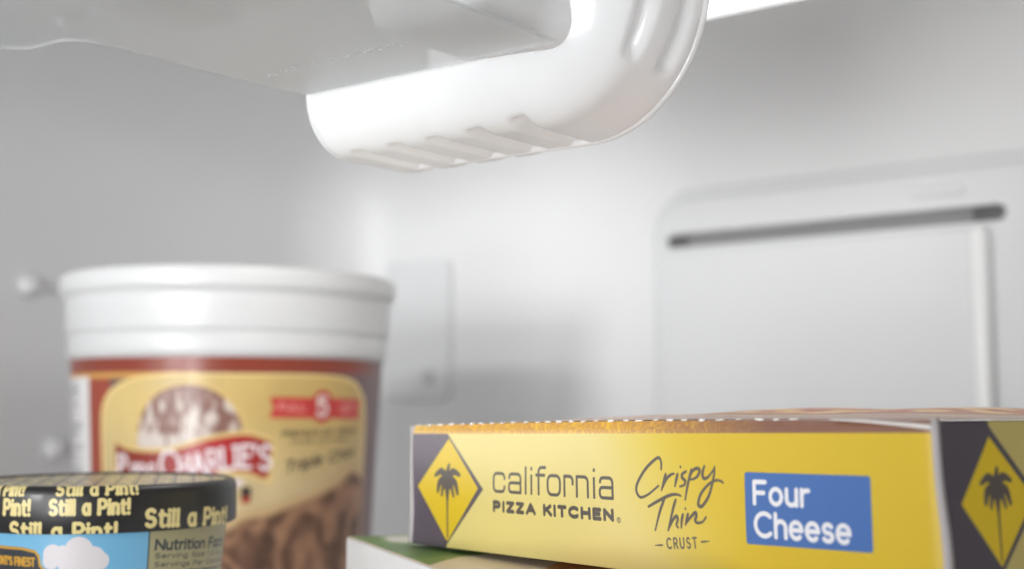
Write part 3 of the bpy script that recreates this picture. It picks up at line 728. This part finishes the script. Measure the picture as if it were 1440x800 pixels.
# handwritten Crispy Thin
HW = dict(C=[(130.9, -12.9), (130.9, -10.9), (129.9, -9.7), (127.59, -10.73), (124.28, -13.19), (121.19, -16.89), (120.63, -19.33), (122.24, -20.95), (125.22, -20.16), (128.2, -18.47), (129.68, -17.51)],
 r1=[(132.66, -14.19), (131.9, -16.18), (130.96, -18.65)], r2=[(131.21, -17.97), (132.89, -15.56), (134.63, -14.34), (135.9, -14.0)], i=[(137.33, -14.08), (136.71, -15.85), (136.21, -17.42)], d1=[(138.4, -12.0), (138.5, -12.2)],
 s=[(140.6, -13.3), (139.11, -14.04), (139.08, -15.01), (140.15, -15.75), (139.83, -16.92), (138.16, -17.44)], p1=[(142.6, -12.8), (141.21, -16.69), (140.07, -20.89)], p2=[(141.54, -15.33), (142.98, -13.18), (144.64, -12.37), (145.69, -12.92), (144.82, -14.48), (143.17, -15.29), (141.92, -15.32)],
 y1=[(147.45, -11.74), (146.73, -13.66), (147.21, -14.99), (148.82, -14.56), (150.74, -12.63)], y2=[(151.14, -11.86), (150.82, -14.51), (149.17, -19.09), (147.22, -21.63), (145.85, -22.56), (144.92, -21.92), (145.98, -19.21), (148.74, -16.65), (151.41, -15.44), (153.23, -15.5), (154.09, -15.92)],
 T1=[(125.41, -23.46), (129.24, -21.79), (133.86, -20.04), (136.69, -19.63), (138.34, -19.95)], T2=[(132.14, -20.69), (130.01, -24.52), (127.81, -29.83)], h1=[(136.35, -21.11), (135.13, -23.89), (132.96, -29.65)], h2=[(133.26, -29.04), (135.03, -26.61), (136.47, -25.57), (136.88, -26.52), (136.27, -27.9), (136.91, -28.64)],
 i2=[(138.97, -25.0), (138.36, -26.83), (138.13, -28.57)], d2=[(139.92, -23.3), (140.03, -23.45)], n=[(140.91, -24.77), (140.3, -26.34), (139.82, -27.71)], n2=[(139.99, -27.32), (141.97, -25.49), (143.64, -24.26), (144.04, -25.0), (143.56, -26.36), (144.35, -26.97), (146.23, -26.6), (147.61, -25.28)])
for k, pl in HW.items():
    pl = catmull(pl, 6); n = len(pl)
    for i in range(n-1):
        cv.stroke(pl[i:i+2], 0.62+0.34*math.sin(math.pi*min(1, (i+2)/n*1.15)), INK)
text(cv, 'CRUST', (132.3, -34.6), 2.7, 0.52, INK, fit=11.5, ang=4.6, gap=.55)
cv.stroke([(127.4, -34.1), (130.3, -33.85)], 0.3, INK); cv.stroke([(128.6, -33.98), (130.3, -33.85)], 0.5, INK); cv.stroke([(145.5, -31.95), (148.4, -31.6)], 0.3, INK); cv.stroke([(145.5, -31.95), (147.2, -31.75)], 0.5, INK)
# blue sign
BL = (58, 106, 176)
sgn = rrect(161.7, 201.1, -31.4, -12.95, 0.8, 4)
cv.poly([(x, z-(x-161.7)*0.0 + ((x-161.7)*0.012 if z < -22 else -(x-161.7)*0.002)) for x, z in sgn], BL)
WT = (238, 236, 240)
text(cv, 'Four', (164.9, -20.85), 5.45, 1.2, WT, fit=17.4, gap=.26); text(cv, 'Cheese', (165.0, -29.05), 5.7, 1.2, WT, fit=29.6, gap=.24)
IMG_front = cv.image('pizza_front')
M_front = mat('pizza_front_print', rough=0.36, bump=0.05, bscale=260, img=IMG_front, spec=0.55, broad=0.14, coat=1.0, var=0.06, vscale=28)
M_front.node_tree.nodes['Principled BSDF'].inputs['Coat Roughness'].default_value = 0.32
M_front.node_tree.nodes['Principled BSDF'].inputs['Coat IOR'].default_value = 1.55
# right end panel
SW = 215.0
cv = Canvas(0, SW, -FH, 0, 8, (196, 178, 104))
cv.poly([(-1, 0), (-1, -43), (19.5, -43), (19.8, -36.2), (37.0, -18.5), (19.6, -1.4), (19.0, 0)], (76, 68, 76))
cv.poly([(6.0, -18.9), (19.0, -3.6), (34.8, -18.5), (20.1, -34.0)], YD)
palm(cv, 20.1, -18.6, 0.84, INK, 1.0)
text(cv, 'california', (52, -21), 7, 0.9, INK, fit=58); text(cv, 'PIZZA KITCHEN', (52, -28), 3, 1.0, INK, fit=58)
M_side = mat('pizza_end_print', rough=0.42, bump=0.05, bscale=260, img=cv.image('pizza_end'), spec=0.4)
# top panel: picture of a pizza on brown wood
cv = Canvas(0, FW, 0, SW, 4, (150, 112, 86))
wst = cv.win([0, FW], [0, SW], 0); X, Z = wst[4], wst[5]
n = fnoise(X*0.4+100, Z*3+100, 0.15, 4, 31)[..., None]
cc = (np.array([168, 132, 116])*(1-n)+np.array([222, 196, 176])*n)/255; cv.put(wst, np.ones(X.shape), cc.astype(np.float32))
def cheese(X, Z):
    n = fnoise(X+200, Z+300, 0.12, 4, 41)[..., None]; c = np.clip((n-0.4)*4, 0, 1)
    return ((np.array([176, 88, 50])*(1-c)+np.array([232, 196, 124])*c)/255).astype(np.float32)
cv.ell(128, 118, 96, 92, (172, 118, 66), 2); cv.ell(128, 118, 86, 82, cheese, 1.5)
cv.poly([(0, 0), (70, 0), (40, 24), (0, 30)], (226, 190, 60), 3)
cv.poly([(168, 0), (FW, 0), (FW, 5), (196, 4)], (206, 180, 170), 1.5)
M_top = mat('pizza_top_print', rough=0.34, bump=0.06, bscale=260, img=cv.image('pizza_top'), broad=0.25)

pz = empty('pizza_box', (-0.31398, 0.34286, -0.04951))
pz.rotation_mode = 'QUATERNION'
rot = Matrix.Rotation(R(-15.06), 4, 'Z') @ Matrix.Rotation(R(-1.08), 4, 'Y')
pz.rotation_quaternion = rot.to_quaternion()
pz.location = Vector((-0.31398, 0.34286, -0.00751))-(rot @ Vector((0, 0, 0.042)))
fw, fh, fd = FW/1000, FH/1000, SW/1000
def frontf(u, v):   # slight bow; top strip rolls back
    x = u*fw; z = v*fh
    y = -0.0007*math.sin(math.pi*u)*math.sin(math.pi*v)+0.0005*math.sin(u*9)*v
    if v > 0.93: y += 0.0013*((v-0.93)/0.07)**2
    if u > 0.985: y += 0.0008*((u-0.985)/0.015)**2
    z += 0.0007*math.sin(math.pi*u)*(v > 0.93)*((v-0.93)/0.07)
    return (x+0.0015*(1-v)*max(0, (u-0.9)/0.1), y, z)
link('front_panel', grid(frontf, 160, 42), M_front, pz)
def topf(u, v):
    q = math.sin(math.pi*min(u*1.0, 1))*math.sin(math.pi*min(v*1.0+0.02, 1))
    z = fh+0.0007*math.sin(math.pi*u)+0.0034*q*(0.75+0.5*u)+0.0004*math.sin(u*23+v*7)*q
    return (u*fw, 0.0013+v*(fd-0.0013)+0.0005*math.sin(u*9)*(1-v), z)
link('top_panel', grid(topf, 80, 60), M_top, pz)
def sidef(u, v):
    return (fw+0.0008+0.0012*math.sin(math.pi*v)*math.sin(math.pi*min(1, u*1.2))+0.0015*(1-v)*(1-u), 0.0008+u*fd, v*(fh-0.0004))
link('end_panel', grid(sidef, 60, 20), M_side, pz)
link('liner_board', box_me(0.0006, fw-0.0005, 0.003, fd-0.001, 0.0004, fh-0.0012, 0.0008), M_paper, pz)
# raised cut edge of the end flap beside the front panel, and the flap edge at the left end
def strip(name, x0a, x1a, x0b, x1b, y0, y1, z0, z1, n, m):
    rings = []
    for k in range(n+1):
        t = k/n; a = x0a+(x0b-x0a)*t; b = x1a+(x1b-x1a)*t; z = z0+(z1-z0)*t
        wob = 0.0005*math.sin(t*7)+0.0008*math.sin(t*math.pi)
        rings.append([(a+wob, y0-wob*0.4, z), (b+wob, y0-wob*0.4, z), (b+wob, y1, z), (a+wob, y1, z)])
    me = plate(rings, name); return link(name, me, m, pz)
strip('flap_edge', fw+0.0012, fw+0.0024, fw-0.0004, fw+0.0007, -0.0010, 0.0008, 0.0, fh+0.0004, 14, M_edge)
strip('flap_edge', -0.0022, -0.0004, -0.0006, 0.0004, -0.0004, 0.012, 0.0, fh-0.0002, 14, M_edge)
# torn teeth of the zip strip, sharing one mesh
tooth = box_me(-0.0013, 0.0013, -0.0005, 0.0005, -0.00045, 0.00045, 0.0002, 1, 'tooth')
tooth.materials.append(mat('torn_board', (0.86, 0.83, 0.80), 0.8))
x = 0.004; k = 0
while x < 0.181:
    u = x/fw
    o = bpy.data.objects.new('perforation_tooth', tooth); COL.objects.link(o); o.parent = pz
    o.location = (x, 0.0004+0.0005*math.sin(u*9), fh+0.0007*math.sin(math.pi*u)+0.0001+random.uniform(-.0001, .0001))
    o.rotation_euler = (random.uniform(-.3, .3), random.uniform(-.08, .08), random.uniform(-.12, .12)); o.scale = (random.uniform(.55, 1.1), 1, random.uniform(.35, .75))
    x += random.uniform(0.0054, 0.0070); k += 1
# white crease where the strip is torn near the right corner
rings = []
for k in range(13):
    t = k/12; x = 0.190+t*(fw-0.190); zc = fh+0.0007*math.sin(math.pi*x/fw)-0.0018*t**1.5; hh = 0.0002+0.0007*t; 
    rings.append([(x, 0.0, zc-hh*0.6), (x, -0.0006, zc), (x, 0.0, zc+hh*0.7), (x, 0.0022, zc+0.0003)])
link('torn_crease', plate(rings, 'crease'), bpy.data.materials['torn_board'], pz)
tag(pz, 'yellow pizza box with blue Four Cheese sign lying on a white box', 'pizza box')

# ------------------------------------------------------------------ white food box underneath
BW, BD, BH = 230.0, 200.0, 77.0
cv = Canvas(0, BW, 0, BD, 4, (206, 190, 168))
def green(X, Z):
    n = fnoise(X+200, Z+300, 0.1, 3, 61)[..., None]; return ((np.array([64, 104, 34])*(1-n)+np.array([122, 148, 66])*n)/255).astype(np.float32)
cv.poly([(-2, 1.0), (95, 1), (87, 8), (77, 18), (73, 31), (78, 60), (60, BD+2), (-2, BD+2)], green, 2.0)
cv.poly([(3, 13), (22, 9), (30, 15), (24, 30), (6, 34)], (196, 192, 178), 4.0)
cv.rect(-2, BW+2, -1, 1.2, (222, 206, 190))
def crust(X, Z):
    n = fnoise(X+20, Z+30, 0.2, 4, 71)[..., None]; return ((np.array([172, 92, 36])*(1-n)+np.array([232, 178, 92])*n)/255).astype(np.float32)
cv.ell(152, 64, 54, 42, crust, 2.0); cv.ell(152, 64, 46, 34, (206, 150, 70), 3.0)
M_ltop = mat('food_box_top_print', rough=0.38, bump=0.05, bscale=250, img=cv.image('food_top'), broad=0.1)
lb = empty('food_box', (-0.3558, 0.3514, -0.128), (0, 0, R(-29.5)))
bw, bd, bh = BW/1000, BD/1000, 0.0772
link('carton', box_me(0, bw, 0, bd, 0.0, bh, 0.0009, 2), M_paper, lb)
link('top_panel', grid(lambda u, v: (0.0004+u*(bw-0.0008), 0.0003+v*(bd-0.0006), bh+0.00018+0.0003*math.sin(math.pi*u)*math.sin(math.pi*v)), 20, 20), M_ltop, lb)
tag(lb, 'white frozen food box with green and tan top under the yellow pizza box', 'food box')
